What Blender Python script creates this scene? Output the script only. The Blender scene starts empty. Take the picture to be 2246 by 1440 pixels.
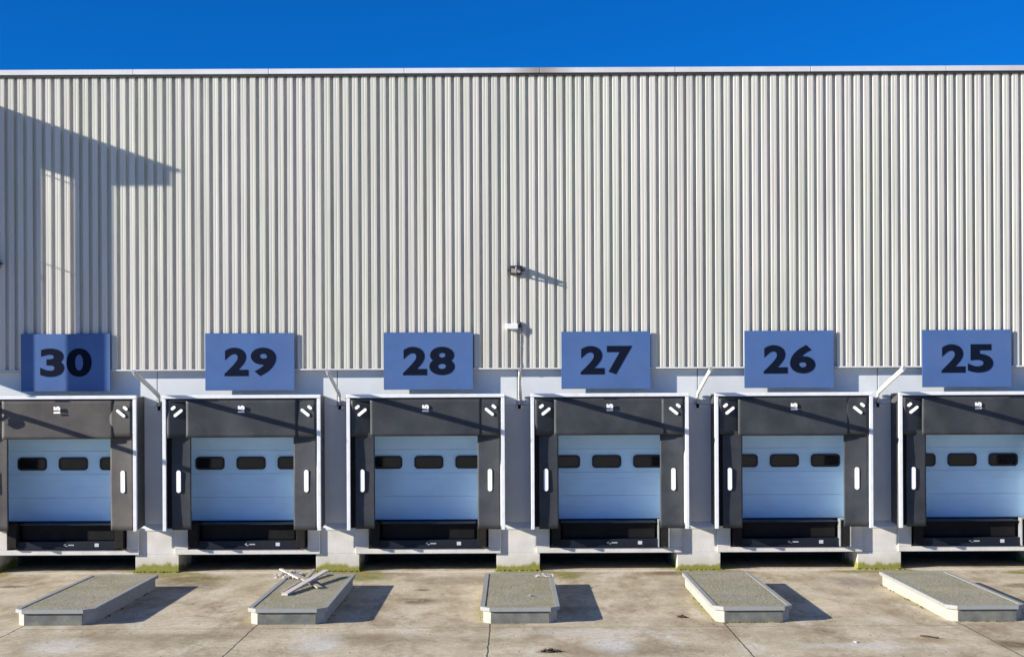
import bpy, bmesh, math, random
from mathutils import Vector, Matrix
random.seed(7)
R = math.radians
scene = bpy.context.scene
COL = scene.collection

# ---------------------------------------------------------------- camera
H = 4.0; D = 30.0
cam_d = bpy.data.cameras.new('camera'); cam = bpy.data.objects.new('camera', cam_d); COL.objects.link(cam)
cam.location = (0, -D, H); cam.rotation_euler = (R(90), 0.0047, 0)
cam_d.sensor_width = 36; cam_d.lens = 36*3000/2246; cam_d.shift_y = 130/2246
cam_d.clip_end = 3000
scene.camera = cam

# ---------------------------------------------------------------- sky, sun, exposure
L = Vector((2.85, 1.0, -1.02)).normalized()          # direction the light travels
elev = math.asin(-L.z)
azim = math.atan2(-L.x, -L.y)                        # towards the sun, clockwise from +Y
w = bpy.data.worlds.new('World'); scene.world = w; w.use_nodes = True
nt = w.node_tree; bg = nt.nodes['Background']
sky = nt.nodes.new('ShaderNodeTexSky'); sky.sky_type = 'NISHITA'; sky.sun_disc = False
sky.sun_elevation = elev; sky.sun_rotation = azim
sky.altitude = 0; sky.air_density = 0.9; sky.dust_density = 0.3; sky.ozone_density = 6.0
grade = nt.nodes.new('ShaderNodeMix'); grade.data_type = 'RGBA'; grade.blend_type = 'MULTIPLY'
grade.inputs['Factor'].default_value = 1.0
grade.inputs[7].default_value = (0.03, 0.61, 1.20, 1)
nt.links.new(sky.outputs[0], grade.inputs[6]); nt.links.new(grade.outputs[2], bg.inputs['Color'])
bg.inputs['Strength'].default_value = 0.065
sd = bpy.data.lights.new('sun', 'SUN'); sun = bpy.data.objects.new('sun', sd); COL.objects.link(sun)
sd.energy = 5.0; sd.angle = R(0.5); sd.color = (1.0, 0.92, 0.80)
sun.rotation_euler = L.to_track_quat('-Z', 'Y').to_euler(); sun.location = (-40, -20, 20)
vs = scene.view_settings; vs.view_transform = 'Standard'; vs.look = 'None'; vs.gamma = 1; vs.exposure = 0.90
vs.use_curve_mapping = False

# ---------------------------------------------------------------- helpers
def tag(o, label=None, cat=None, group=None, kind=None):
    if label: o['label'] = label
    if cat: o['category'] = cat
    if group: o['group'] = group
    if kind: o['kind'] = kind
    return o

def empty(name, loc=(0, 0, 0)):
    o = bpy.data.objects.new(name, None); COL.objects.link(o); o.location = loc; o.empty_display_size = .2
    return o

class MB:
    def __init__(s): s.v = []; s.f = []; s.sm = []
    def add(s, vs_, fs, smooth=False):
        b = len(s.v); s.v += [tuple(p) for p in vs_]
        for f in fs: s.f.append([b+i for i in f]); s.sm.append(smooth)
        return s
    def box(s, x0, x1, y0, y1, z0, z1, bev=0.0):
        if bev <= 0:
            vv = [(x, y, z) for z in (z0, z1) for y in (y0, y1) for x in (x0, x1)]
            return s.add(vv, [(0,2,3,1), (4,5,7,6), (0,1,5,4), (2,6,7,3), (0,4,6,2), (1,3,7,5)])
        bm = bmesh.new(); bmesh.ops.create_cube(bm, size=1)
        for v in bm.verts: v.co = Vector(((x0+x1)/2+v.co.x*(x1-x0), (y0+y1)/2+v.co.y*(y1-y0), (z0+z1)/2+v.co.z*(z1-z0)))
        bmesh.ops.bevel(bm, geom=bm.edges[:], offset=bev, segments=2, affect='EDGES', profile=.5)
        return s.bm(bm)
    def bm(s, bm, smooth=False):
        bm.verts.ensure_lookup_table(); bm.verts.index_update()
        s.add([v.co.copy() for v in bm.verts], [[v.index for v in f.verts] for f in bm.faces], smooth); bm.free(); return s
    def prism(s, poly, fn, a, b):
        # poly: 2D outline, fn(u, v, w) -> point, extruded w from a to b
        n = len(poly)
        vv = [fn(u, v, a) for u, v in poly] + [fn(u, v, b) for u, v in poly]
        ff = [list(range(n))[::-1], list(range(n, 2*n))] + [[i, (i+1) % n, n+(i+1) % n, n+i] for i in range(n)]
        return s.add(vv, ff)
    def tube(s, path, r, n=10, cap=True, tall=1.0):
        path = [Vector(p) for p in path]; m = len(path); vv = []
        rr = r if isinstance(r, (list, tuple)) else [r]*m
        up = Vector((0, 0, 1))
        for i, p in enumerate(path):
            t = (path[min(i+1, m-1)]-path[max(i-1, 0)]).normalized()
            a = t.cross(up)
            if a.length < 1e-3: a = t.cross(Vector((1, 0, 0)))
            a.normalize(); b = t.cross(a).normalized()
            for k in range(n):
                q = 2*math.pi*k/n; vv.append(p + (a*math.cos(q)+b*math.sin(q)*tall)*rr[i])
        ff = [[i*n+k, i*n+(k+1) % n, (i+1)*n+(k+1) % n, (i+1)*n+k] for i in range(m-1) for k in range(n)]
        s.add(vv, ff, True)
        if cap: s.add(vv, [list(range(n))[::-1], list(range((m-1)*n, m*n))])
        return s
    def sheet(s, x0, x1, z0, z1, yf, th=.012, nu=14, nv=18):
        # a cloth sheet: front surface at y = yf(x, z), thickness th behind it
        P = lambda i, j: (x0+(x1-x0)*i/nu, z0+(z1-z0)*j/nv)
        fr = [(P(i, j)[0], yf(*P(i, j)), P(i, j)[1]) for j in range(nv+1) for i in range(nu+1)]
        bk = [(x, y+th, z) for x, y, z in fr]; N = len(fr); W = nu+1
        ff = []
        for j in range(nv):
            for i in range(nu):
                a = j*W+i; ff.append([a, a+1, a+W+1, a+W]); ff.append([N+a, N+a+W, N+a+W+1, N+a+1])
        ring = [i for i in range(W)] + [j*W+nu for j in range(1, nv+1)] + [nv*W+i for i in range(nu-1, -1, -1)] + [j*W for j in range(nv-1, 0, -1)]
        s.add(fr+bk, ff, True)
        s.add(fr+bk, [[ring[k], N+ring[k], N+ring[(k+1) % len(ring)], ring[(k+1) % len(ring)]] for k in range(len(ring))])
        return s
    def build(s, name, mat, parent=None, loc=None):
        me = bpy.data.meshes.new(name); me.from_pydata(s.v, [], s.f); me.validate(); me.update()
        for p, q in zip(me.polygons, s.sm): p.use_smooth = q
        bm = bmesh.new(); bm.from_mesh(me)
        bmesh.ops.remove_doubles(bm, verts=bm.verts, dist=1e-5)
        bmesh.ops.recalc_face_normals(bm, faces=bm.faces); bm.to_mesh(me); bm.free()
        me.materials.append(mat)
        o = bpy.data.objects.new(name, me); COL.objects.link(o)
        if parent: o.parent = parent
        if loc: o.location = loc
        return o

def kids(o): return [c for c in bpy.data.objects if c.parent == o]
def copy_tree(o, parent=None):
    c = o.copy(); COL.objects.link(c); c.parent = parent
    for ch in kids(o): copy_tree(ch, c)
    return c

def capsule(cx, cz, hl, r, ang, n=8):
    pts = []
    for sgn in (1, -1):
        for k in range(n+1):
            q = -math.pi/2 + math.pi*k/n
            u, v = hl+r*math.cos(q), r*math.sin(q)
            pts.append((sgn*u, sgn*v))
    ca, sa = math.cos(ang), math.sin(ang)
    return [(cx+u*ca-v*sa, cz+u*sa+v*ca) for u, v in pts]
def rrect(cx, cz, hw, hh, r, n=6):
    pts = []
    for sx, sz, a0 in ((1, -1, -90), (1, 1, 0), (-1, 1, 90), (-1, -1, 180)):
        for k in range(n+1):
            q = R(a0+90*k/n); pts.append((cx+sx*(hw-r)+r*math.cos(q), cz+sz*(hh-r)+r*math.sin(q)))
    return pts
XZ = lambda u, v, w_: (u, w_, v)
YZ = lambda u, v, w_: (w_, u, v)
XY = lambda u, v, w_: (u, v, w_)

# ---------------------------------------------------------------- materials
class N:
    def __init__(s, m): s.t = m.node_tree; s.n = s.t.nodes; s.l = s.t.links
    def new(s, k, **kw):
        x = s.n.new(k)
        for a, b in kw.items(): setattr(x, a, b)
        return x
    def link(s, a, b): s.l.new(a, b)
    def coord(s, scale=(1, 1, 1)):
        g = s.new('ShaderNodeNewGeometry'); m = s.new('ShaderNodeMapping'); m.inputs['Scale'].default_value = scale
        s.link(g.outputs['Position'], m.inputs['Vector']); return m.outputs[0]
    def noise(s, vec, sc, det=4, rough=.55):
        x = s.new('ShaderNodeTexNoise'); x.inputs['Scale'].default_value = sc; x.inputs['Detail'].default_value = det
        x.inputs['Roughness'].default_value = rough; s.link(vec, x.inputs['Vector']); return x.outputs['Fac']
    def ramp(s, f, stops):
        x = s.new('ShaderNodeValToRGB'); e = x.color_ramp.elements
        while len(e) < len(stops): e.new(.5)
        for q, (p, c) in zip(e, stops): q.position = p; q.color = (c, c, c, 1) if isinstance(c, (int, float)) else (*c, 1)
        s.link(f, x.inputs[0]); return x.outputs[0]
    def mix(s, f, a, b, mode='MIX'):
        x = s.new('ShaderNodeMix'); x.data_type = 'RGBA'; x.blend_type = mode
        for i, q in ((0, f), (6, a), (7, b)):
            if isinstance(q, (int, float)): x.inputs[i].default_value = q if i == 0 else (q, q, q, 1)
            elif isinstance(q, tuple): x.inputs[i].default_value = (*q, 1)
            else: s.link(q, x.inputs[i])
        return x.outputs[2]
    def math(s, op, a, b=0.0, c=None):
        x = s.new('ShaderNodeMath', operation=op)
        for i, q in enumerate((a, b) if c is None else (a, b, c)):
            if isinstance(q, (int, float)): x.inputs[i].default_value = q
            else: s.link(q, x.inputs[i])
        return x.outputs[0]
    def bump(s, h, st, dist=.01):
        x = s.new('ShaderNodeBump'); x.inputs['Strength'].default_value = st; x.inputs['Distance'].default_value = dist
        s.link(h, x.inputs['Height']); return x.outputs[0]

def mat(name, col, rough=.6, metal=0.0, var=.12, sc=3.0, stretch=(1, 1, 1), bump=0.0, bsc=60, dirt=None, dirt_amt=.3, dsc=1.2, spec=.5):
    m = bpy.data.materials.new(name); m.use_nodes = True; q = N(m); p = q.n['Principled BSDF']
    v = q.coord(stretch)
    n1 = q.noise(v, sc, 5)
    f = q.ramp(n1, [(.3, 1-var), (.7, 1+var*.5)])
    c = q.mix(1.0, col, f, 'MULTIPLY')
    if dirt:
        n2 = q.noise(v, dsc, 7, .65)
        c = q.mix(q.math('MULTIPLY', q.ramp(n2, [(.45, 0.0), (.72, 1.0)]), dirt_amt), c, dirt)
    q.link(c, p.inputs['Base Color'])
    p.inputs['Roughness'].default_value = rough; p.inputs['Metallic'].default_value = metal
    p.inputs['Specular IOR Level'].default_value = spec
    if bump: q.link(q.bump(q.noise(q.coord(), bsc, 4), bump), p.inputs['Normal'])
    return m

M = {}
def cladding_mat():
    m = bpy.data.materials.new('ribbed_sheet'); m.use_nodes = True; q = N(m); p = q.n['Principled BSDF']
    g = q.new('ShaderNodeNewGeometry'); sep = q.new('ShaderNodeSeparateXYZ'); q.link(g.outputs['Position'], sep.inputs[0])
    # each cladding sheet and each rib differs a little in tone
    cell = q.math('FLOOR', q.math('DIVIDE', sep.outputs['X'], .2035*4))
    wn = q.new('ShaderNodeTexWhiteNoise'); wn.noise_dimensions = '1D'; q.link(cell, wn.inputs['W'])
    cell2 = q.math('FLOOR', q.math('DIVIDE', sep.outputs['X'], .2035))
    wn2 = q.new('ShaderNodeTexWhiteNoise'); wn2.noise_dimensions = '1D'; q.link(cell2, wn2.inputs['W'])
    tone = q.math('ADD', q.math('MULTIPLY', wn.outputs[0], .06), q.math('MULTIPLY', wn2.outputs[0], .07))
    tone = q.math('ADD', tone, .90)
    streak = q.ramp(q.noise(q.coord((9, 9, .35)), 1.0, 6, .6), [(.35, .88), (.6, 1.0)])
    blot = q.ramp(q.noise(q.coord((1, 1, .6)), .45, 4), [(.35, .93), (.65, 1.0)])
    tint = q.ramp(q.noise(q.coord((1.2, 1, .15)), 1.0, 2), [(.35, (.655, .66, .57)), (.65, (.70, .68, .62))])
    c = q.mix(1.0, tint, streak, 'MULTIPLY'); c = q.mix(1.0, c, blot, 'MULTIPLY')
    cc = q.new('ShaderNodeCombineColor'); 
    for i in range(3): q.link(tone, cc.inputs[i])
    c = q.mix(1.0, c, cc.outputs[0], 'MULTIPLY')
    q.link(c, p.inputs['Base Color']); p.inputs['Roughness'].default_value = .5
    q.link(q.bump(q.noise(q.coord((3, 3, .8)), 1.5, 3), .15, .02), p.inputs['Normal'])
    return m
M['clad'] = cladding_mat()
M['cap'] = mat('parapet_metal', (.70, .71, .72), .45, 0, .1, 1.2, dirt=(.30, .22, .16), dirt_amt=.35, dsc=.5)
M['panel'] = mat('wall_panel', (.63, .67, .69), .55, 0, .06, 1.5, dirt=(.48, .48, .45), dirt_amt=.25)
M['trim_dark'] = mat('dark_seal_shadow', (.03, .03, .035), .7)
M['white'] = mat('white_aluminium', (.80, .82, .85), .4, 0, .06, 6, dirt=(.5, .5, .5), dirt_amt=.3, dsc=5)
M['white_paint'] = mat('white_paint_arm', (.66, .66, .63), .45, 0, .12, 8, dirt=(.35, .33, .3), dirt_amt=.4, dsc=7)
M['fabric'] = mat('grey_curtain_fabric', (.038, .043, .050), .55, 0, .25, 2.2, bump=.15, bsc=25, dirt=(.072, .076, .082), dirt_amt=.6, dsc=1.6, spec=.35)
M['fabric_brightened'] = mat('brightened_curtain_fabric', (.078, .074, .072), .6, 0, .25, 2.2, bump=.15, bsc=25, dirt=(.12, .115, .105), dirt_amt=.5, dsc=1.6, spec=.35)  # curtain fabric with one dock's brighter exposure put into its colour
M['fabric_side'] = mat('black_side_fabric', (.08, .08, .078), .6, 0, .2, 3, bump=.15, bsc=20)
def skin_mat():
    m = bpy.data.materials.new('translucent_roof_fabric'); m.use_nodes = True; q = N(m); p = q.n['Principled BSDF']
    p.inputs['Base Color'].default_value = (.6, .62, .64, 1); p.inputs['Roughness'].default_value = .6
    tr = q.new('ShaderNodeBsdfTranslucent'); tr.inputs['Color'].default_value = (.86, .89, .95, 1)  # strong translucency added to brighten the doors below
    mx = q.new('ShaderNodeMixShader'); mx.inputs[0].default_value = .9
    q.link(p.outputs[0], mx.inputs[1]); q.link(tr.outputs[0], mx.inputs[2]); q.link(mx.outputs[0], q.n['Material Output'].inputs['Surface'])
    return m
M['roof_skin'] = skin_mat()
M['bounce'] = mat('pale_bounce_panel', (.80, .82, .84), .6)
M['reflect'] = mat('white_marker', (.92, .92, .92), .5, 0, .02)
M['rubber'] = mat('black_rubber', (.016, .015, .014), .75, 0, .3, 8, bump=.3, bsc=60, spec=.2)
M['steel_dark'] = mat('black_steel', (.010, .010, .011), .6, 0, .3, 5, dirt=(.022, .018, .014), dirt_amt=.5, spec=.15)
M['steel_navy'] = mat('navy_steel', (.012, .015, .024), .5, 0, .2, 5, spec=.25)
M['galv'] = mat('galvanised_steel', (.42, .44, .46), .42, .35, .15, 9, dirt=(.25, .22, .2), dirt_amt=.4, dsc=5)
M['label'] = mat('grey_label', (.55, .57, .60), .5)
M['signblue'] = mat('sign_blue', (.070, .14, .33), .42, 0, .10, 1.5, spec=.3, dirt=(.11, .16, .28), dirt_amt=.35, dsc=.9)
M['signback'] = mat('sign_back', (.30, .33, .38), .4, .4)
M['digit'] = mat('digit_navy', (.004, .008, .022), .7, 0, .1, spec=.08)
M['glass'] = mat('dark_glazing', (.012, .012, .014), .12, 0, .4, 3)
M['gasket'] = mat('black_gasket', (.006, .01, .02), .5)
M['reveal'] = mat('opening_reveal', (.40, .43, .47), .6)
M['lamp_dark'] = mat('lamp_housing', (.04, .035, .035), .45)
M['lens'] = mat('lamp_lens', (.34, .30, .32), .25)
M['wood_white'] = mat('weathered_white_wood', (.62, .57, .52), .75, 0, .25, 12, (6, 1, 1), bump=.3, bsc=50)
M['wood_grey'] = mat('weathered_grey_wood', (.38, .34, .27), .8, 0, .25, 12, bump=.3, bsc=50)
M['litter'] = mat('dry_litter', (.62, .57, .52), .85, 0, .4, 14)
M['litter_dark'] = mat('dark_litter', (.06, .045, .025), .9, 0, .4, 14)
M['void'] = mat('dock_inside', (.10, .10, .105), .9)

def door_mat():
    m = bpy.data.materials.new('door_blue'); m.use_nodes = True; q = N(m); p = q.n['Principled BSDF']
    n1 = q.ramp(q.noise(q.coord((1, 1, 1.6)), 1.3, 4), [(.35, .93), (.65, 1.03)])
    c = q.mix(1.0, (.50, .76, 1.0), n1, 'MULTIPLY'); q.link(c, p.inputs['Base Color'])
    p.inputs['Roughness'].default_value = .38
    q.link(q.bump(q.noise(q.coord((1, 1, 40)), 1.2, 2), .12, .004), p.inputs['Normal'])
    return m
M['door'] = door_mat()

def pier_mat():
    m = bpy.data.materials.new('pale_concrete'); m.use_nodes = True; q = N(m); p = q.n['Principled BSDF']
    g = q.new('ShaderNodeNewGeometry'); sep = q.new('ShaderNodeSeparateXYZ'); q.link(g.outputs['Position'], sep.inputs[0])
    base = q.mix(q.ramp(q.noise(q.coord(), 2.2, 6, .6), [(.35, 0.0), (.7, 1.0)]), (.70, .68, .64), (.56, .545, .51))
    fine = q.ramp(q.noise(q.coord(), 40, 3), [(.3, .9), (.6, 1.0)]); base = q.mix(1.0, base, fine, 'MULTIPLY')
    nn = q.math('MULTIPLY', q.ramp(q.noise(q.coord((1, 1, .5)), 1.8, 6, .65), [(.3, .15), (.7, 1.0)]), .95)
    # algae growing up the foot of the pier, and the grime line above it
    f = q.math('SUBTRACT', q.math('ADD', q.math('MULTIPLY', nn, .29), 0.0), sep.outputs['Z'])
    f2 = q.ramp(q.math('ADD', f, .5), [(.5, 0.0), (.56, 1.0)])
    gr = q.mix(q.noise(q.coord(), 9, 3), (.32, .31, .055), (.15, .165, .03))
    dirt = q.ramp(q.math('ADD', f, .5), [(.30, 0.0), (.52, .5)])
    base = q.mix(dirt, base, (.45, .40, .28))
    base = q.mix(f2, base, gr)
    q.link(base, p.inputs['Base Color']); p.inputs['Roughness'].default_value = .85
    q.link(q.bump(q.noise(q.coord(), 30, 5), .25, .01), p.inputs['Normal'])
    return m
M['pier'] = pier_mat()

def island_mat():
    m = bpy.data.materials.new('aggregate_top'); m.use_nodes = True; q = N(m); p = q.n['Principled BSDF']
    v = q.coord()
    vo = q.new('ShaderNodeTexVoronoi'); vo.inputs['Scale'].default_value = 55; q.link(v, vo.inputs['Vector'])
    sp = q.ramp(vo.outputs['Distance'], [(.0, 1.1), (.5, .86)])
    c = q.mix(q.ramp(q.noise(v, 2.0, 6, .65), [(.35, 0.0), (.65, 1.0)]), (.36, .33, .225), (.265, .255, .185))
    c = q.mix(q.ramp(q.noise(v, 1.6, 5), [(.45, 0.0), (.65, .8)]), c, (.27, .245, .11))
    c = q.mix(.9, c, sp, 'MULTIPLY')
    c = q.mix(1.0, c, q.ramp(q.noise(v, 26, 5, .75), [(.32, .55), (.68, 1.40)]), 'MULTIPLY')
    c = q.mix(q.ramp(q.noise(v, 60, 2, .7), [(.55, 0.0), (.72, .6)]), c, (.5, .49, .44))
    q.link(c, p.inputs['Base Color']); p.inputs['Roughness'].default_value = .95
    q.link(q.bump(vo.outputs['Distance'], .5, .008), p.inputs['Normal'])
    return m
M['agg'] = island_mat()
M['kerb'] = mat('kerb_concrete', (.44, .42, .375), .85, 0, .2, 4, bump=.3, bsc=40, dirt=(.25, .23, .16), dirt_amt=.8, dsc=4.0)
M['front'] = mat('dark_front_face', (.125, .135, .13), .8, 0, .3, 3, bump=.3, bsc=40, dirt=(.30, .29, .22), dirt_amt=.6, dsc=2.5)
M['kerb_rim'] = mat('kerb_edge_angle', (.33, .34, .335), .6, 0, .2, 5, bump=.2, bsc=30, dirt=(.22, .21, .17), dirt_amt=.8, dsc=5.0)

def gpt(px, py):
    # photograph point on the ground -> metres
    y = py - (1123-px)*.0048; s_ = (y-850)/H
    return ((px-1123)/s_, 3000/s_-D)

PITCH = 3.96; C0 = -1.86
def ground_mat():
    m = bpy.data.materials.new('yard_concrete'); m.use_nodes = True; q = N(m); p = q.n['Principled BSDF']
    g = q.new('ShaderNodeNewGeometry'); sep = q.new('ShaderNodeSeparateXYZ'); q.link(g.outputs['Position'], sep.inputs[0])
    X, Y = sep.outputs['X'], sep.outputs['Y']
    v = q.coord()
    wob = q.new('ShaderNodeTexNoise'); wob.inputs['Scale'].default_value = 1.6; wob.inputs['Detail'].default_value = 6
    wob.inputs['Roughness'].default_value = .65
    q.link(v, wob.inputs['Vector'])
    wsep = q.new('ShaderNodeSeparateColor'); q.link(wob.outputs['Color'], wsep.inputs[0])
    base = q.mix(q.ramp(q.noise(v, .8, 8, .62), [(.35, 0.0), (.62, 1.0)]), (.62, .54, .385), (.44, .375, .245))
    base = q.mix(q.math('MULTIPLY', q.ramp(q.noise(q.coord((1, .45, 1)), 1.1, 8, .7), [(.47, 0.0), (.66, 1.0)]), .85), base, (.27, .20, .11))
    base = q.mix(q.math('MULTIPLY', q.ramp(q.noise(q.coord((1.0, .28, 1)), 1.5, 8, .7), [(.54, 0.0), (.68, 1.0)]), .8), base, (.64, .59, .48))
    base = q.mix(q.math('MULTIPLY', q.ramp(q.noise(v, 5.5, 6, .7), [(.55, 0.0), (.75, 1.0)]), .5), base, (.31, .26, .17))
    base = q.mix(1.0, base, q.ramp(q.noise(v, 45, 4, .7), [(.3, .82), (.7, 1.12)]), 'MULTIPLY')
    ck = q.new('ShaderNodeTexVoronoi'); ck.feature = 'DISTANCE_TO_EDGE'; ck.inputs['Scale'].default_value = .33
    wv0 = q.new('ShaderNodeVectorMath', operation='MULTIPLY_ADD'); q.link(wob.outputs['Color'], wv0.inputs[0]); wv0.inputs[1].default_value = (.55, .55, .55); q.link(v, wv0.inputs[2])
    q.link(wv0.outputs[0], ck.inputs['Vector'])
    crack = q.math('MULTIPLY', q.ramp(ck.outputs['Distance'], [(.0, 1.0), (.006, 0.0)]), q.ramp(q.noise(v, .5, 2), [(.5, 0.0), (.6, 1.0)]))
    base = q.mix(q.math('MULTIPLY', crack, .55), base, (.10, .08, .05))
    drip = q.new('ShaderNodeTexVoronoi'); drip.inputs['Scale'].default_value = 2.2; q.link(v, drip.inputs['Vector'])
    base = q.mix(q.math('MULTIPLY', q.ramp(drip.outputs['Distance'], [(.03, 1.0), (.10, 0.0)]), q.math('MULTIPLY', q.ramp(q.noise(v, 1.7, 2), [(.5, 0.0), (.6, 1.0)]), .6)), base, (.12, .09, .06))
    # lime bloom on the strip just in front of the docks
    edge = q.math('ABSOLUTE', q.math('ADD', q.math('ADD', Y, .12), q.math('MULTIPLY', q.math('SUBTRACT', wsep.outputs[0], .5), .5)))
    base = q.mix(q.math('MULTIPLY', q.ramp(edge, [(.05, 1.0), (.28, 0.0)]), .75), base, (.66, .63, .56))
    def blob(cx, cy, rx, ry, soft=.5, wobble=.9):
        dx = q.math('DIVIDE', q.math('SUBTRACT', X, cx), rx); dy = q.math('DIVIDE', q.math('SUBTRACT', Y, cy), ry)
        dx = q.math('ADD', dx, q.math('MULTIPLY', q.math('SUBTRACT', wsep.outputs[0], .5), wobble*3))
        dy = q.math('ADD', dy, q.math('MULTIPLY', q.math('SUBTRACT', wsep.outputs[1], .5), wobble*3))
        d = q.math('SQRT', q.math('ADD', q.math('MULTIPLY', dx, dx), q.math('MULTIPLY', dy, dy)))
        return q.ramp(d, [(max(0, .8-soft), 1.0), (.98, 0.0)])
    brown = (.16, .11, .05); green = (.20, .19, .03); wet = (.12, .095, .06); pale = (.60, .58, .52); grey = (.24, .20, .16)
    spots = [
        ((400, 1283), .75, .9, wet, .55), ((420, 1268), .8, .6, (.19, .15, .045), .95), ((345, 1252), .8, .35, green, .8),
        ((765, 1252), .7, .3, green, .85), ((800, 1266), .5, .6, green, .9), ((850, 1258), .7, .3, brown, .45),
        ((925, 1293), .16, .14, wet, .9), ((912, 1317), .45, .4, brown, .85), ((1240, 1262), .35, .5, green, .9), ((1000, 1272), 1.0, .7, brown, .4),
        ((1470, 1256), .7, .35, brown, .8), ((1495, 1246), .5, .2, green, .8), ((1480, 1290), .3, 1.2, grey, .5),
        ((1880, 1252), .7, .3, green, .9), ((1870, 1276), .55, .75, grey, .7), ((2236, 1254), .4, .3, green, .9), ((2238, 1283), .35, .35, brown, .9),
        ((2230, 1412), .45, .35, brown, .9), ((2030, 1402), .4, .3, (.34, .25, .13), .8), ((1420, 1425), 1.3, .6, brown, .5), ((1340, 1410), .4, .8, pale, .7),
        ((700, 1410), .35, .9, pale, .75), ((130, 1415), .5, .7, pale, .6), ((1205, 1428), .22, .12, brown, .9), ((380, 1395), 1.3, .35, brown, .4),
        ((840, 1400), 1.0, .5, brown, .4), ((1870, 1415), .8, .3, pale, .6), ((20, 1286), .35, .2, wet, .8), ((1300, 1385), 1.4, .3, pale, .45), ((560, 1360), .5, .25, green, .35),
        ((1060, 1330), .16, 1.6, (.30, .28, .12), .7), ((1540, 1330), .14, 1.6, (.30, .28, .10), .7), ((2010, 1320), .14, 1.6, (.33, .30, .12), .7)]
    bn = q.ramp(q.noise(q.coord((1.3, .8, 1)), 3.1, 7, .75), [(.36, .4), (.52, 1.0)])
    for (pp, rx, ry, colr, amt) in spots:
        cx, cy = gpt(*pp); wb = .25 if max(rx, ry) > .3 else .15
        base = q.mix(q.math('MULTIPLY', q.math('MULTIPLY', blob(cx, cy, rx*1.3, ry*1.3, .45, wb), min(1, amt*1.2)), bn), base, colr)
    # moss creeping out from the foot of every pier
    pm = q.math('MODULO', q.math('ADD', X, -(C0+PITCH*.5)+PITCH*10+PITCH/2-.25), PITCH); pm = q.math('ABSOLUTE', q.math('SUBTRACT', pm, PITCH/2))
    pm = q.math('ADD', q.math('DIVIDE', pm, 1.35), q.math('DIVIDE', q.math('ABSOLUTE', q.math('ADD', Y, .35)), 1.1))
    pm = q.math('ADD', pm, q.math('MULTIPLY', q.math('SUBTRACT', wsep.outputs[2], .5), 2.2))
    base = q.mix(q.math('MULTIPLY', q.ramp(pm, [(.40, 1.0), (.85, 0.0)]), .85), base, (.22, .19, .035))
    base = q.mix(1.0, base, q.ramp(q.noise(v, 9, 6, .75), [(.35, .80), (.62, 1.10)]), 'MULTIPLY')
    # slab joints: lines running out from the building, and one long cross joint
    def line(val, wid):
        d = q.math('ABSOLUTE', val); return q.ramp(q.math('DIVIDE', d, wid), [(.4, 1.0), (1.0, 0.0)])
    wv = q.math('MULTIPLY', q.math('SUBTRACT', q.noise(v, 3.0, 5), .5), .05)
    xx = q.math('ADD', q.math('ADD', X, .38+3.96*10), wv)
    md = q.math('SUBTRACT', q.math('MODULO', xx, 3.96), 0.0)
    md = q.math('MINIMUM', md, q.math('SUBTRACT', 3.96, md))
    jx = q.math('MULTIPLY', line(md, .017), q.math('LESS_THAN', Y, -6.5))
    jy = line(q.math('ADD', q.math('ADD', Y, 7.12), wv), .03)
    jj = q.math('MAXIMUM', jx, q.math('MULTIPLY', jy, .55))
    base = q.mix(q.math('MULTIPLY', jj, .85), base, (.07, .06, .045))
    q.link(base, p.inputs['Base Color']); p.inputs['Roughness'].default_value = .9
    hgt = q.math('SUBTRACT', q.noise(v, 22, 6, .6), q.math('MULTIPLY', jj, 1.2))
    q.link(q.bump(hgt, .35, .02), p.inputs['Normal'])
    return m
M['ground'] = ground_mat()

# ---------------------------------------------------------------- ground
gm = MB(); gm.add([(-300, -300, 0), (300, -300, 0), (300, 40, 0), (-300, 40, 0)], [(0, 1, 2, 3)])
tag(gm.build('ground', M['ground']), kind='structure')

# ---------------------------------------------------------------- building
WORD = {30: 'thirty', 29: 'twenty-nine', 28: 'twenty-eight', 27: 'twenty-seven', 26: 'twenty-six', 25: 'twenty-five'}
bays = {30: -2, 29: -1, 28: 0, 27: 1, 26: 2, 25: 3}
cx_of = {n: C0+PITCH*k for n, k in bays.items()}
XL, XR = -26.0, 27.0
bld = empty('warehouse_building')
tag(bld, 'long pale warehouse with ribbed metal cladding above a row of loading docks', 'building')

def cladding():
    p = .2035; b = MB(); off = (1007-1123)/100 - .0675
    i0 = int((XL-off)/p)-1; i1 = int((XR-off)/p)+1
    prof = []
    for i in range(i0, i1):
        x = off+i*p; d = random.uniform(-.0025, .0025); e = random.uniform(-.002, .002)
        prof += [(x+e, -.075+d), (x+.048+e, -.0755+d), (x+.054+e, -.072+d), (x+.062+e, -.072+d), (x+.068+e, -.0755+d),
                 (x+.118+e, -.075+d), (x+.130, -.003), (x+.185, -.003)]
    zs = [4.44, 6.0, 8.0, 10.86]
    for j, z in enumerate(zs):
        for x, y in prof: b.v.append((x, y, z))
    n = len(prof)
    for j in range(len(zs)-1):
        for k in range(n-1):
            a = j*n+k; b.f.append([a, a+1, a+n+1, a+n]); b.sm.append(False)
    return b.build('ribbed_cladding', M['clad'], bld)
cladding()
b = MB(); b.box(XL, XR, .0, .5, 4.42, 10.85); b.build('wall_core', M['panel'], bld)
b = MB(); b.box(XL, XR, .502, 30, 10.3, 10.6); b.box(XL, XL+.2, .502, 30, 0, 10.3); b.box(XR-.2, XR, .502, 30, 0, 10.3); b.box(XL, XR, 30.002, 30.2, 0, 10.6); b.build('roof', M['panel'], bld)
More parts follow.
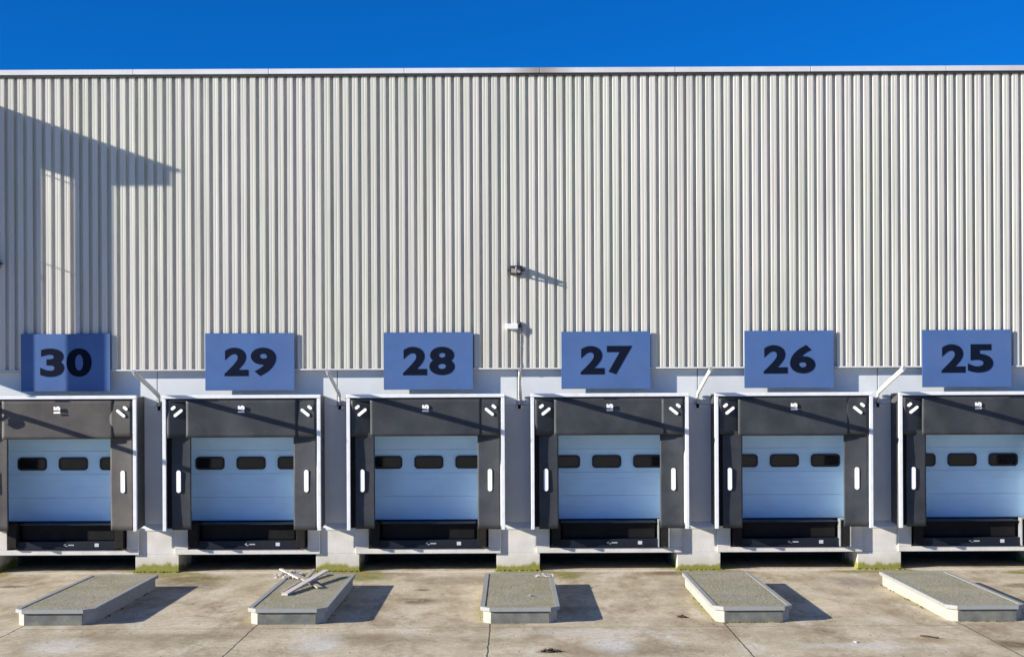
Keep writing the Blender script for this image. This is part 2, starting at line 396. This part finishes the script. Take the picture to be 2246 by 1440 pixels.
# parapet capping in lengths with lap joints
x = XL; b = MB()
while x < XR:
    b.box(x+.004, min(x+2.955, XR), -.13, .6, 10.87, 10.985, .008); x += 2.96
b.build('parapet_capping', M['cap'], bld, (0, 0, 0))
b = MB(); b.box(XL, XR, -.105, .02, 10.82, 10.868); b.build('capping_shadow_strip', M['trim_dark'], bld)  # dark strip laid in for the shadow line under the capping
b = MB(); b.box(XL, XR, -.088, .075, 4.405, 4.438, .005); b.build('drip_trim', M['cap'], bld)
# smooth panel band with a panel joint over each pier
b = MB(); zt, zb = 4.402, 3.62
xs = [XL]+[C0+PITCH*(k-.5) for k in range(-5, 8)]+[XR]
xs = sorted(x for x in xs if XL <= x <= XR)
for a, c in zip(xs, xs[1:]):
    b.box(a+.008, c-.008, .08, .30, zb, zt, .006)
b.build('panel_band', M['panel'], bld)
b = MB(); b.box(XL, XR, .10, .29, .4, zt-.02)  # dark backing seen only in joints and behind docks
# build backing as separate strips between dock openings
b = MB()
centres = [C0+PITCH*k for k in range(-5, 8)]
edges = [XL]
for c in centres:
    if XL+2 < c < XR-2 and c in [cx_of[n] for n in cx_of]: edges += [c-1.46, c+1.46]
edges.append(XR)
for i in range(0, len(edges), 2):
    a, c = edges[i], edges[i+1]
    b = MB(); b.box(a, c, .08, .5, 1.0, 3.616, .004); b.build('wall_panel', M['panel'], bld)
b = MB(); b.box(XL, XR, .12, .3, zb+.01, zt-.01); 
b.build('joint_seal', M['trim_dark'], bld)
# reveals and ceiling of the dock openings, dock floor edge
for n, cx in cx_of.items():
    b = MB()
    b.box(-1.50, -1.465, .505, 1.2, 1.0, 3.7); b.box(1.465, 1.50, .505, 1.2, 1.0, 3.7)
    b.box(-1.5, 1.5, .62, .66, .3, 4.0)
    b.build('door_jamb', M['reveal'], bld, (cx, 0, 0))

# doors
door0 = None
def make_door(parent):
    b = MB()
    nsec = 5; hs = .52; z0 = 1.08
    for i in range(nsec):
        za = z0+i*hs; zb_ = za+hs-.003
        b.box(-1.45, 1.45, .485, .525, za, zb_, .004)
        for k in range(1, 4):            # shallow pressed lines
            zz = za+hs*k/4
            b.box(-1.45, 1.45, .482, .4852, zz+.008, zz+.118 if k < 4 else zz+.1, .0012)
    d = b.build('door', M['door'], parent)
    b = MB(); b.box(-1.45, 1.45, .475, .53, 1.035, 1.078, .006); b.build('bottom_seal', M['gasket'], d)
    for k in (-1, 0, 1):
        xx = k*.915
        b = MB()
        o = rrect(xx, 2.355, .325, .145, .085); i_ = rrect(xx, 2.355, .285, .105, .06); n_ = len(o)
        vv = [XZ(u, v, y) for y in (.462, .486) for (u, v) in o+i_]
        ff = []
        for j in range(n_):
            j2 = (j+1) % n_
            ff += [[j, j2, n_+j2, n_+j], [2*n_+j, 3*n_+j, 3*n_+j2, 2*n_+j2], [j, 2*n_+j, 2*n_+j2, j2], [n_+j, n_+j2, 3*n_+j2, 3*n_+j]]
        b.add(vv, ff); wf = b.build('window', M['gasket'], d)
        b = MB(); b.prism(rrect(xx, 2.355, .286, .106, .06), XZ, .472, .478); b.build('pane', M['glass'], wf)
    return d
for n, cx in cx_of.items():
    if door0 is None: d = door0 = make_door(bld)
    else: d = copy_tree(door0, bld)
    d.location = (cx, 0, 0)

# concrete foot: piers, sills, sloping ledges, undercroft
def pier_at(cx, x0, x1):
    b = MB(); b.box(x0, x1, 0, .9, -.05, .93, .012); return b
for k in range(-3, 4):
    xc = C0+PITCH*(k+.5)
    hw = .475
    b = MB(); b.box(xc-hw, xc+hw, 0.0, 1.2, -.05, .385, .008); b.box(xc-.40, xc+.40, .001, .9, .386, .94, .006)
    o = b.build('concrete_pier', M['pier'], bld)
    b = MB(); b.prism([(-.012, .925), (.085, 1.06), (.085, .9), (-.012, .9)], YZ, xc-.40, xc+.40)
    b.build('sloping_ledge', M['panel'], bld)
for a, c in ((XL, C0+PITCH*-2.5-.48), (C0+PITCH*3.5+.48, XR)):
    b = MB(); b.box(a, c, 0, .9, -.05, .99, .01); b.build('plinth', M['pier'], bld)
for n, cx in cx_of.items():
    b = MB()
    b.box(-1.58, 1.60, -.06, .4, .385, .495, .008)
    b.box(-1.58, -1.29, -.058, .4, .497, .985, .006)
    b.box(1.33, 1.60, -.058, .4, .497, .985, .006)
    sgn = b.build('concrete_sill', M['pier'], bld, (cx, 0, 0))
    b = MB(); b.box(-1.52, 1.52, 2.4, 2.5, 0, .6); b.box(-1.52, 1.52, .402, 2.4, .39, .45)
    b.box(-1.56, -1.46, 1.21, 2.4, 0, .39); b.box(1.46, 1.56, 1.21, 2.4, 0, .39)
    b.build('undercroft', M['void'], bld, (cx, 0, 0))

# ---------------------------------------------------------------- dock levellers
def make_leveller():
    r = empty('dock_leveller')
    b = MB(); b.box(-1.02, 1.04, .10, .60, .70, 1.03); b.box(-1.28, 1.32, .30, .62, .50, 1.03); b.build('platform', M['steel_dark'], r)
    b = MB(); b.box(-1.03, 1.05, -.075, .44, 1.034, 1.05, .003); b.build('deck_plate', M['steel_navy'], r)
    b = MB(); b.box(-1.0, 1.02, .06, .095, .70, 1.03, .004)
    b.build('lip', M['steel_dark'], r)
    b = MB(); b.box(-1.06, 1.16, -.095, .2, .505, .685, .008); b.box(-1.0, 1.1, -.11, -.095, .52, .55, .004)
    f = b.build('front_beam', M['steel_navy'], r)
    # maker's mark: an arc with a small wedge, then a short row of tiny letters too small to read
    b = MB()
    for a0, a1, rad in ((120, 330, .032),):
        pts = []
        for k in range(13):
            q = R(a0+(a1-a0)*k/12); pts.append((.02+rad*math.cos(q), .61+rad*math.sin(q)))
        for k in range(12, -1, -1):
            q = R(a0+(a1-a0)*k/12); pts.append((.02+(rad-.011)*math.cos(q), .61+(rad-.011)*math.sin(q)))
        for k in range(12):
            quad = [pts[k], pts[k+1], pts[24-k], pts[25-k]]
            b.prism(quad, XZ, -.100, -.096)
    b.prism([(-.05, .61), (-.015, .635), (-.015, .59)], XZ, -.100, -.096)
    for k in range(6): b.box(.065+k*.021, .080+k*.021, -.100, -.096, .597, .622)
    b.build('maker_mark', M['label'], f)
    b = MB(); b.box(.64, .73, -.100, -.096, .57, .645, .002); b.build('type_plate', M['label'], f)
    return r
def make_bumper(steel):
    r = empty('dock_bumper')
    b = MB(); b.box(-.11, .11, -.02, .0, -.27, .27, .004)
    if steel:
        b.box(-.125, -.10, -.20, .0, -.28, .30, .004); b.box(.10, .125, -.20, .0, -.28, .30, .004); b.box(-.125, .125, -.20, .0, .30, .325, .004)
    b.build('back_plate', M['galv'] if steel else M['steel_dark'], r)
    b = MB()
    for k in range(5): b.box(-.095, .095, -.02-.034*(k+1)+.002, -.02-.034*k, -.25+.004*(k % 2), .27-.004*(k % 2), .006)
    b.build('rubber_pad', M['rubber'], r)
    return r
lev0 = None; bump0 = {}
for n, cx in cx_of.items():
    if lev0 is None: o = lev0 = make_leveller()
    else: o = copy_tree(lev0)
    o.location = (cx, 0, 0)
    tag(o, 'black steel dock leveller below the blue door of dock %s' % WORD[n], 'dock leveller', 'dock levellers under the doors')
    for side in (-1, 1):
        st = side > 0 and n in (25, 26, 27)
        if st not in bump0: q_ = bump0[st] = make_bumper(st)
        else: q_ = copy_tree(bump0[st])
        q_.location = (cx+(-1.15 if side < 0 else 1.19), .02, .79 if side > 0 else .80)
        if st: q_.location.x = cx+1.20
        lab = ('black rubber bumper in a pale steel frame, right side of dock %s' % WORD[n]) if st else \
              ('dark rubber bumper at the %s side of dock %s, beside the leveller' % ('left' if side < 0 else 'right', WORD[n]))
        tag(q_, lab, 'bumper', 'rubber dock bumpers')

# ---------------------------------------------------------------- dock shelters
FY = -.60
def make_shelter(seed, brightened):
    cloth = M['fabric_brightened'] if brightened else M['fabric']
    rnd = random.Random(seed)
    r = empty('dock_shelter')
    b = MB(); b.box(-1.70, -1.625, FY, FY+.07, .955, 3.80, .006); fl = b.build('frame_post', M['white'], r)
    b = MB(); b.box(1.625, 1.70, FY, FY+.07, .955, 3.80, .006); b.build('frame_post', M['white'], r)
    b = MB(); b.box(-1.70, 1.70, FY-.012, FY+.08, 3.802, 3.875, .006); b.build('frame_head', M['white'], r)
    b = MB(); b.box(-1.622, 1.622, FY+.03, FY+.075, 3.735, 3.80); b.build('head_gap_strip', M['gasket'], r)  # dark strip added for the black gap line, also stops light leaking in
    a1, a2, ph = rnd.uniform(.006, .014), rnd.uniform(.004, .009), rnd.uniform(0, 6)
    # outer skin of the box, from the wall to the frame
    yf = lambda x, z: 0
    for sx in (-1, 1):
        b = MB()
        b.prism([(FY+.03, .97), (.079, 1.02), (.079, 3.84), (FY+.03, 3.84)], YZ, sx*1.665, sx*1.695)
        b.build('side_skin', M['fabric_side'], r)
        if sx < 0:
            b = MB(); b.box(-1.648, -1.49, FY+.13, FY+.14, 1.0, 3.72); b.build('edge_gap_strip', M['rubber'], r)  # black strip added behind the curtain's edge gap to keep it dark
        b = MB(); b.box(*sorted((sx*1.652, sx*1.660)), FY+.2, .07, 1.05, 3.8); b.build('side_bounce_panel', M['bounce'], r)  # pale panel added inside to bounce light onto the door
    b = MB(); b.add([(-1.66, FY+.081, 3.852), (1.66, FY+.081, 3.852), (1.66, .079, 3.852), (-1.66, .079, 3.852)], [(0, 1, 2, 3)]); b.build('roof_skin', M['roof_skin'], r)
    def sag(x, z): return a1*math.sin(x*2.3+ph+z)+a2*math.sin(x*5.1-ph+z*3)
    hb = 2.955+rnd.uniform(-.02, .02)
    b = MB(); b.sheet(-1.195, 1.195, hb, 3.765, lambda x, z: FY+.022+sag(x, z)+.012*math.sin((z-hb)*4), nu=40, nv=12)
    hd = b.build('head_curtain', cloth, r)
    # print on the head curtain: rotated figures
    t = text_mesh('15', .17, .012)
    for v in t.vertices: v.co = Vector((-v.co.y, v.co.x, v.co.z))
    t.transform(Matrix.Rotation(R(90), 4, 'X')); t.materials.append(M['reflect'])
    o = bpy.data.objects.new('print', t); COL.objects.link(o); o.parent = hd; o.location = (0, FY-.012, 3.57)
    for sx in (-1, 1):
        lean = rnd.uniform(-.02, .02); bl = rnd.uniform(.0, .02)
        def cy(x, z, sx=sx, lean=lean, bl=bl):
            u = (1.62-abs(x))/.52
            return FY+.080+(.03 if sx < 0 else .075)*u+bl*math.sin(u*3)+.008*math.sin(z*3.1+ph)+lean*(z-2)*.3
        xi = 1.10+rnd.uniform(-.012, .012)
        b = MB(); b.sheet(*sorted((sx*xi, sx*(1.60 if sx > 0 else 1.525))), .965+rnd.uniform(-.015, .015), 3.05, cy)
        sc = b.build('side_curtain', cloth, r)
        b = MB(); 
        yb = cy(sx*1.375, 2.0)
        b.prism(capsule(sx*1.375, 2.015, .195, .047, R(90)), XZ, yb-.028, yb-.012)
        b.build('marker_bar', M['reflect'], sc)
        def ky(x, z, sx=sx):
            u = (1.61-abs(x))/.45
            return FY+.004+(.11 if sx < 0 else .025)*max(0, u)+.01*math.sin(z*4+ph)+(.012*(3.7-z))
        b = MB(); b.sheet(*sorted((sx*1.12, sx*1.605)), 2.965+rnd.uniform(-.02, .02), 3.76, ky, nu=8, nv=8)
        cf = b.build('corner_flap', cloth, r)
        b = MB()
        a = R(39)*(-sx)
        for (mx, mz, hl) in ((1.47, 3.60, .025), (1.37, 3.49, .085)):
            yb = ky(sx*mx, mz)-.030
            b.prism(capsule(sx*mx, mz, hl, .033, a), XZ, yb-.004, yb+.008)
        b.build('corner_marker', M['reflect'], cf)
    return r

def text_mesh(body, size, bold, extrude=.003, sx=1.0):
    cu = bpy.data.curves.new('lettering', 'FONT'); cu.body = body; cu.size = size; cu.align_x = 'CENTER'; cu.align_y = 'CENTER'
    cu.offset = bold; cu.extrude = extrude; cu.resolution_u = 6; cu.space_character = 1.05
    o = bpy.data.objects.new('lettering', cu); COL.objects.link(o)
    dg = bpy.context.evaluated_depsgraph_get(); me = bpy.data.meshes.new_from_object(o.evaluated_get(dg))
    bpy.data.objects.remove(o); me.name = 'lettering'
    xs_ = [v.co.x for v in me.vertices]; ys_ = [v.co.y for v in me.vertices]
    c = Vector(((min(xs_)+max(xs_))/2, (min(ys_)+max(ys_))/2, 0))
    for v in me.vertices: v.co -= c; v.co.x *= sx
    me['w'] = (max(xs_)-min(xs_))*sx; me['h'] = max(ys_)-min(ys_)
    while me.materials: me.materials.pop()
    return me

for n, cx in cx_of.items():
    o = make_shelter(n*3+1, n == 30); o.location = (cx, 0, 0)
    tag(o, 'white framed dock shelter with dark curtains directly below the sign %s' % WORD[n], 'dock shelter', 'dock shelters along the wall')

# ---------------------------------------------------------------- number signs
sign_px = {30: 145.5, 29: 549, 28: 940, 27: 1329, 26: 1730, 25: 2119.5}
for n, px in sign_px.items():
    X0 = (px-1123)/100.3
    r = empty('number_sign', (X0, -.12, 4.595))
    tag(r, 'blue rectangular sign with the dark number %s (%d)%s' % (WORD[n], n, ', partly shaded' if n == 30 else ''), 'sign', 'number signs above the docks')
    b = MB(); b.box(-.975, .975, -.012, .012, -.625, .625, .003); b.build('sign_panel', M['signblue'], r)
    b = MB()
    for s_ in (-.55, .55):
        b.box(s_-.02, s_+.02, .0125, .185 if False else .072, -.60, .60)
        for zz in (-.45, ): b.box(s_-.02, s_+.02, .072, .2, zz-.03, zz+.03)
    b.build('mounting_rail', M['signback'], r)
    for ci, chx, dw in zip(str(n), (-.295, .295), (.52, .55)):
        t = text_mesh(ci, .78, .030)
        sz = .62/t['h']; tw = dw/t['w']
        for v in t.vertices: v.co.x *= tw; v.co.y *= sz
        t.transform(Matrix.Rotation(R(90), 4, 'X')); t.materials.append(M['digit'])
        o = bpy.data.objects.new('digit', t); COL.objects.link(o); o.parent = r; o.location = (chx, -.0155, 0.0)

# ---------------------------------------------------------------- swing arms between the shelters
def smooth_path(pts, n=6):
    P = [Vector(p) for p in pts]; P = [P[0]*2-P[1]]+P+[P[-1]*2-P[-2]]; out = []
    for i in range(1, len(P)-2):
        for k in range(n):
            t = k/n; a, b_, c, d = P[i-1:i+3]
            out.append(.5*((2*b_)+(c-a)*t+(2*a-5*b_+4*c-d)*t*t+(3*b_-a-3*c+d)*t**3))
    out.append(P[-2]); return out
arms = [(-2.5, 350, 'the leftmost gap'), (-1.5, 349, 'docks thirty and twenty-nine'), (-.5, 745, 'docks twenty-nine and twenty-eight'), (.5, 1139, 'docks twenty-eight and twenty-seven'),
        (1.5, 1530, 'docks twenty-seven and twenty-six'), (2.5, 1925, 'docks twenty-six and twenty-five')]
def make_arm(path, rad, tall=1.9):
    r = empty('dock_light_arm')
    b = MB(); b.tube(smooth_path(path), rad, 12, tall=tall); a = b.build('arm', M['white_paint'], r)
    e = Vector(path[-1])
    b = MB(); b.tube([e+Vector((0, .02, -.004)), e+Vector((0, -.05, .008))], .038, 10); b.build('end_cap', M['galv'], r)
    b = MB(); b.box(-.05, .05, .04, .078, -.12, .10, .006); b.box(-.06, .10, -.01, .04, -.08, -.04, .006); b.build('bracket', M['white'], r)
    b = MB(); b.tube([(0, .0, -.10), (0, .0, .045)], .035, 10); b.build('hinge', M['steel_dark'], r)
    return r
arm0 = None
for i, (k, px, where) in enumerate(arms):
    X0 = (px-1123)/100 if i else C0+PITCH*-2.5
    if i == 0:
        o = make_arm([(0, 0, 0), (0, -.05, .16), (0, -.3, .23), (0, -.95, .21), (.0, -1.1, .24), (0, -2.35, .37)], .030)
        b = MB()
        for s_ in range(5):
            pts = [Vector((random.uniform(-.03, .03), -.95+random.uniform(-.06, .06), .18-random.uniform(0, .25))) for _ in range(6)]
            b.tube(smooth_path(pts, 4), .014, 6)
        b.tube(smooth_path([(0, -.98, .22), (0, -.9, .18), (0, -.84, .0), (0, -.78, -.06)], 4), .016, 6)
        b.build('loose_cable', M['rubber'], o)
        o.location = (X0, 0, 3.62)
        tag(o, 'drooping white metal arm with a tangle of loose cable, left of dock thirty', 'lamp arm', 'arms between the docks')
        continue
    if arm0 is None: o = arm0 = make_arm([(0, 0, 0), (0, -.02, .12), (0, -.06, .22), (0, -.45, .33), (0, -2.0, .72)], .031)
    else: o = copy_tree(arm0)
    o.location = (X0, 0, 3.64)
    tag(o, 'white metal arm reaching out from the wall between %s' % where, 'lamp arm', 'arms between the docks')

# ---------------------------------------------------------------- floodlights, box, cable
def make_flood():
    r = empty('floodlight')
    b = MB(); b.prism([(-.06, -.10), (-.15, -.10), (-.16, .06), (-.42, .055), (-.42, .075), (-.06, .10)], YZ, -.125, .125); b.box(-.19, .19, -.12, -.10, -.015, .015, .003)
    b.build('housing', M['lamp_dark'], r)
    b = MB(); b.box(-.10, .10, -.166, -.152, -.06, .045, .004); b.build('lens', M['lens'], r)
    b = MB(); b.tube([(0, -.045, -.10), (0, -.12, -.06)], .028, 8); b.tube([(0, -.15, -.07), (0, -.46, .03)], .020, 8); b.box(-.05, .05, -.06, -.044, -.16, .0, .003); b.build('mounting_arm', M['galv'], r)
    return r
f1 = make_flood(); f1.location = ((1133-1123)/101, 0, 4+(850-591)/101)
tag(f1, 'small dark floodlight on an arm high on the cladding, above the junction box', 'floodlight', 'floodlights on the cladding')
f2 = copy_tree(f1); f2.location = ((-19-1123)/101, 0, 4+(850-571)/101)
tag(f2, 'small dark floodlight cut off by the left edge of the picture', 'floodlight', 'floodlights on the cladding')
jb = empty('junction_box', ((1125-1123)/100, -.077, 4+(850-716)/100))
tag(jb, 'small white junction box on the cladding under the floodlight', 'junction box')
b = MB(); b.box(-.14, .12, -.11, 0, -.06, .06, .012); b.build('cover', M['white'], jb)
b = MB(); b.tube([(.15, -.03, .10), (.155, -.03, -.03)], .03, 8); b.tube(smooth_path([(.12, -.05, .0), (.19, -.06, .02), (.2, -.06, -.08), (.15, -.04, -.16)], 4), .012, 6); b.build('gland', M['lamp_dark'], jb)
cb = MB(); cb.tube(smooth_path([(.17, -.095, 5.18), (.18, -.09, 4.9), (.165, -.09, 4.6), (.16, -.10, 4.43), (.16, -.03, 4.39), (.158, .07, 4.3), (.155, .07, 3.75)], 4), .012, 6)
tag(cb.build('cable', M['lamp_dark']), 'thin dark cable hanging from the junction box down to the dock arm', 'cable')

# ---------------------------------------------------------------- unseen projecting bay, left of view, shaped from the large shade it throws
pr = empty('unseen_bay', (-13.33, 0, 4.9))
tag(pr, 'unseen projecting bay at the left end of the wall, shaped from its shadow', 'wall bay')
A = 1.0
def side(y0, y1, z0, z1): return (-.12, .0, -y1, -y0, z0-4.9, z1-4.9)
b = MB(); b.box(*side(.05, 1.15, 4.9, 10.40)); b.box(*side(.05, 1.435, 10.402, 10.5)); b.box(*side(1.437, 1.74, 10.262, 10.5)); b.build('side_wall', M['panel'], pr)
b = MB(); b.box(*side(1.437, 1.70, 4.95, 10.26)); b.build('post', M['panel'], pr)
b = MB(); b.prism([(.0, 10.502-4.9), (-1.75, 10.502-4.9), (-2.15, 10.56-4.9), (-2.15, 10.94-4.9), (-2.23, 10.94-4.9), (-2.23, 10.985-4.9), (0, 10.985-4.9)], YZ, -1.6, .0); b.build('roof', M['cap'], pr)
b = MB()
for zz, rr in ((9.85, .012), (7.9, .012)):
    b.tube([(-.06, -1.14, zz-4.9), (-.06, -1.44, zz-4.9)], rr, 6)
b.build('rail', M['galv'], pr)

# ---------------------------------------------------------------- islands
def make_island():
    r = empty('kerb_island')
    y0, y1, hw, c = -6.74, -2.5, .63, .13
    out = lambda e: [(-hw-e, y1+e), (-hw-e, y0+c-e*.4), (-hw+c-e*.4, y0-e), (hw-c+e*.4, y0-e), (hw+e, y0+c-e*.4), (hw+e, y1+e)]
    b = MB(); b.prism(out(0), XY, -.02, .205); b.build('kerb', M['kerb'], r)
    b = MB(); b.box(-hw+c+.004, hw-c-.004, y0-.014, y0-.001, .0, .198, .003); b.build('front_face', M['front'], r)  # thin slab added to make the kerb's front darker than its sides
    # steel-edged rim as a ring
    o, i_ = out(.05), out(-.03); n_ = 6
    vv = [(u, v, z) for z in (.207, .272) for (u, v) in o+i_]; ff = []
    for j in range(n_):
        j2 = (j+1) % n_
        ff += [[j, j2, n_+j2, n_+j], [2*n_+j, 3*n_+j, 3*n_+j2, 2*n_+j2], [j, 2*n_+j, 2*n_+j2, j2], [n_+j, n_+j2, 3*n_+j2, 3*n_+j]]
    b = MB(); b.add(vv, ff); b.build('edge_rim', M['kerb_rim'], r)
    # rough aggregate bed
    nx, ny = 34, 100; bm = bmesh.new(); bx = hw-.031
    grid = {}
    for j in range(ny+1):
        for i in range(nx+1):
            y = y0+.031+(y1-.031-y0-.031)*j/ny
            lim = bx if y > y0+c-.02 else bx-(y0+c-.02-y)
            x = -lim+2*lim*i/nx
            grid[i, j] = bm.verts.new((x, y, .262+random.uniform(-.0022, .0022)))
    for j in range(ny):
        for i in range(nx): bm.faces.new((grid[i, j], grid[i+1, j], grid[i+1, j+1], grid[i, j+1]))
    b = MB(); b.bm(bm, False); o_ = b.build('gravel_bed', M['agg'], r)
    return r
isl_lab = {0: 'leftmost low kerbed island with a bare gravel top',
           1: 'low kerbed island with broken planks lying on its gravel top',
           2: 'middle low kerbed island with dry leaves on its far end',
           3: 'low kerbed island with bare gravel top, second from the right',
           4: 'rightmost low kerbed island with a chipped pale edge'}
isl0 = None; isl_x = {}
for k in range(5):
    X0 = .12+3.97*(k-2)
    if isl0 is None: o = isl0 = make_island()
    else: o = copy_tree(isl0)
    o.location = (X0, 0, 0); isl_x[k] = X0
    o.rotation_euler.z = 0
    tag(o, isl_lab[k], 'island', 'kerb islands in front of the docks')

# debris on island 2
def pt(px, py, z):       # photograph point at height z -> x, y
    y = py-(1123-px)*.0048; s_ = (y-850)/(H-z); return Vector(((px-1123)/s_, 3000/s_-D, z))
def plank(p, q, wd, th, m, label):
    d = q-p; Lp = d.length; o = MB(); o.box(-Lp/2, Lp/2, -wd/2, wd/2, -th/2, th/2, .004)
    ob = o.build('plank', m); ob.location = (p+q)/2
    ob.rotation_euler = d.to_track_quat('X', 'Z').to_euler()
    return tag(ob, label, 'plank', 'broken planks on the island')
Z = .285
plank(pt(622, 1303, Z), pt(714, 1250, Z+.12), .12, .035, M['wood_white'], 'long pale plank slanting up to the right, uppermost in the heap')
plank(pt(616, 1298, Z), pt(655, 1274, Z+.03), .07, .025, M['wood_grey'], 'short grey stick beside the near end of the longest plank')
plank(pt(614, 1247, Z+.10), pt(655, 1268, Z+.04), .07, .025, M['wood_white'], 'thin white lath pointing up to the left out of the heap')
plank(pt(640, 1255, Z+.06), pt(700, 1288, Z), .11, .03, M['wood_grey'], 'dull grey plank crossing under the longest plank')
plank(pt(665, 1272, Z+.01), pt(687, 1248, Z+.10), .08, .03, M['wood_grey'], 'dark stub of wood standing up behind the longest plank')
plank(pt(632, 1254, Z+.04), pt(658, 1252, Z+.05), .05, .02, M['wood_white'], 'small white lath lying flat at the far side of the heap')

def clump(name, cx, cy, z, rx, ry, hh, cnt, m, label, cat, s0=.03, kind=None):
    b = MB()
    for _ in range(cnt):
        a = random.uniform(0, 6.28); q = random.random()**.6
        x, y = cx+rx*q*math.cos(a), cy+ry*q*math.sin(a); zz = z+random.random()*hh*(1-q*.8)+.006
        s_ = s0*random.uniform(.5, 1.5)
        rot = Matrix.Rotation(random.uniform(0, 6.28), 3, 'Z') @ Matrix.Rotation(random.uniform(-.9, .9), 3, 'X') @ Matrix.Rotation(random.uniform(-.7, .7), 3, 'Y')
        pts = [Vector((-s_, -s_*.35, 0)), Vector((0, -s_*.5, .1*s_)), Vector((s_, 0, 0)), Vector((0, s_*.5, .1*s_))]
        top = [Vector((x, y, zz))+rot @ p for p in pts]; bot = [p-Vector((0, 0, .003)) for p in top]
        b.add(top+bot, [(0, 1, 2, 3), (7, 6, 5, 4), (0, 4, 5, 1), (1, 5, 6, 2), (2, 6, 7, 3), (3, 7, 4, 0)])
    return tag(b.build(name, m), label, cat, kind=kind)
# rust and soot stain at the middle of the capping
mc = M['cap']; q = N(mc); p_ = q.n['Principled BSDF']; src = p_.inputs['Base Color'].links[0].from_socket
g_ = q.new('ShaderNodeNewGeometry'); sp_ = q.new('ShaderNodeSeparateXYZ'); q.link(g_.outputs['Position'], sp_.inputs[0])
d_ = q.math('ABSOLUTE', q.math('ADD', q.math('SUBTRACT', sp_.outputs['X'], .5), q.math('MULTIPLY', q.noise(q.coord((3, 1, 1)), 1.0), -.3)))
hi_ = q.math('GREATER_THAN', sp_.outputs['Z'], 10)
q.link(q.mix(q.math('MULTIPLY', hi_, q.ramp(d_, [(.1, .75), (.8, 0.0)])), src, (.22, .17, .13)), p_.inputs['Base Color'])
p = pt(637, 1265, .27); clump('litter_heap', p.x, p.y, .27, .34, .22, .13, 420, M['litter'], 'heap of pale shredded litter under the broken planks', 'litter', .034)
p = pt(1190, 1263, .27); clump('leaf_pile', p.x, p.y, .27, .20, .16, .05, 90, M['litter'], 'dry pale leaves on the far end of the middle island', 'leaves', .03)
p = pt(1163, 1306, .27); clump('paper_scrap', p.x, p.y, .27, .04, .04, .01, 6, M['wood_white'], 'tiny pale scrap lying on the middle island', 'scrap', .035)
gx, gy = gpt(1205, 1428); clump('leaf_clump', gx, gy, 0, .14, .09, .06, 60, M['litter_dark'], 'dark clump of dead leaves at the bottom centre of the yard', 'leaves', .03)
gx, gy = gpt(1493, 1353); clump('dead_leaves', gx, gy, 0, .08, .06, .05, 26, M['litter_dark'], 'small dark leaves on the concrete left of the bare island', 'leaves', .03)
gx, gy = gpt(2036, 1398)
b = MB(); b.tube(smooth_path([(-.12, .10, .02), (-.03, .02, .03), (.08, -.06, .02), (.12, -.08, .03)], 4), [.012]*13, 6)
tag(b.build('twig', M['litter_dark'], None, (gx, gy, 0)), 'short dark twig on the concrete in front of the rightmost island', 'twig')
gx, gy = gpt(1874, 1408); clump('paper_scrap', gx, gy, 0, .03, .03, .02, 6, M['reflect'], 'tiny white scrap on the concrete between the two rightmost islands', 'scrap', .03)
b = MB()
for k in range(5):
    for _ in range(170):
        side_ = random.choice((-1, -1, 1, 0))
        x = isl_x[k]+(side_*(.645+abs(random.gauss(0, .03))) if side_ else random.uniform(-.5, .5))
        y = random.uniform(-6.6, -2.5) if side_ else -6.77-abs(random.gauss(0, .03)); s_ = random.uniform(.006, .018)
        if math.sin(y*3+k)+math.sin(y*7.3+k*2) < .2: continue
        b.add([(x-s_, y-s_, .001), (x+s_, y-s_*.7, .001), (x+s_*.8, y+s_, .001), (x-s_*.9, y+s_*.8, .001), (x, y, s_*1.4)], [(0, 1, 4), (1, 2, 4), (2, 3, 4), (3, 0, 4), (3, 2, 1, 0)])
M['kerb_moss'] = mat('kerb_moss', (.12, .12, .03), .95, 0, .5, 9)
tag(b.build('kerb_moss', M['kerb_moss']), 'olive moss and dirt gathered along the kerbs of the islands', 'moss', kind='stuff')
# scattered leaves and grit over the yard
b = MB()
for _ in range(900):
    x = random.uniform(-13, 13); y = -random.random()**1.0*11-.1; s_ = random.uniform(.006, .02)
    a = random.uniform(0, 3.14); ca, sa = math.cos(a)*s_, math.sin(a)*s_; h_ = s_*.5
    b.add([(x-ca, y-sa, .001), (x+sa, y-ca, .001), (x+ca, y+sa, .001), (x-sa, y+ca, .001), (x, y, h_)], [(0, 1, 4), (1, 2, 4), (2, 3, 4), (3, 0, 4), (3, 2, 1, 0)])
tag(b.build('grit', M['litter_dark']), 'fine dark grit scattered over the concrete yard', 'grit', kind='stuff')
# moss cushions along the foot of the piers
M['moss'] = mat('moss_green', (.17, .17, .03), .95, 0, .5, 9, bump=.6, bsc=60)
b = MB()
for k in range(-3, 4):
    xc = C0+PITCH*(k+.5)
    for _ in range(150):
        x = xc+random.uniform(-.5, .5); y = -abs(random.gauss(0, .05))-.01; s_ = random.uniform(.012, .035)
        bm = bmesh.new(); bmesh.ops.create_icosphere(bm, subdivisions=1, radius=1)
        for v in bm.verts: v.co = Vector((x+v.co.x*s_*1.4, y+v.co.y*s_, .008+v.co.z*s_*.55+random.uniform(-.003, .003)))
        b.bm(bm, True)
tag(b.build('moss', M['moss']), 'green moss along the foot of the concrete piers', 'moss', kind='stuff')
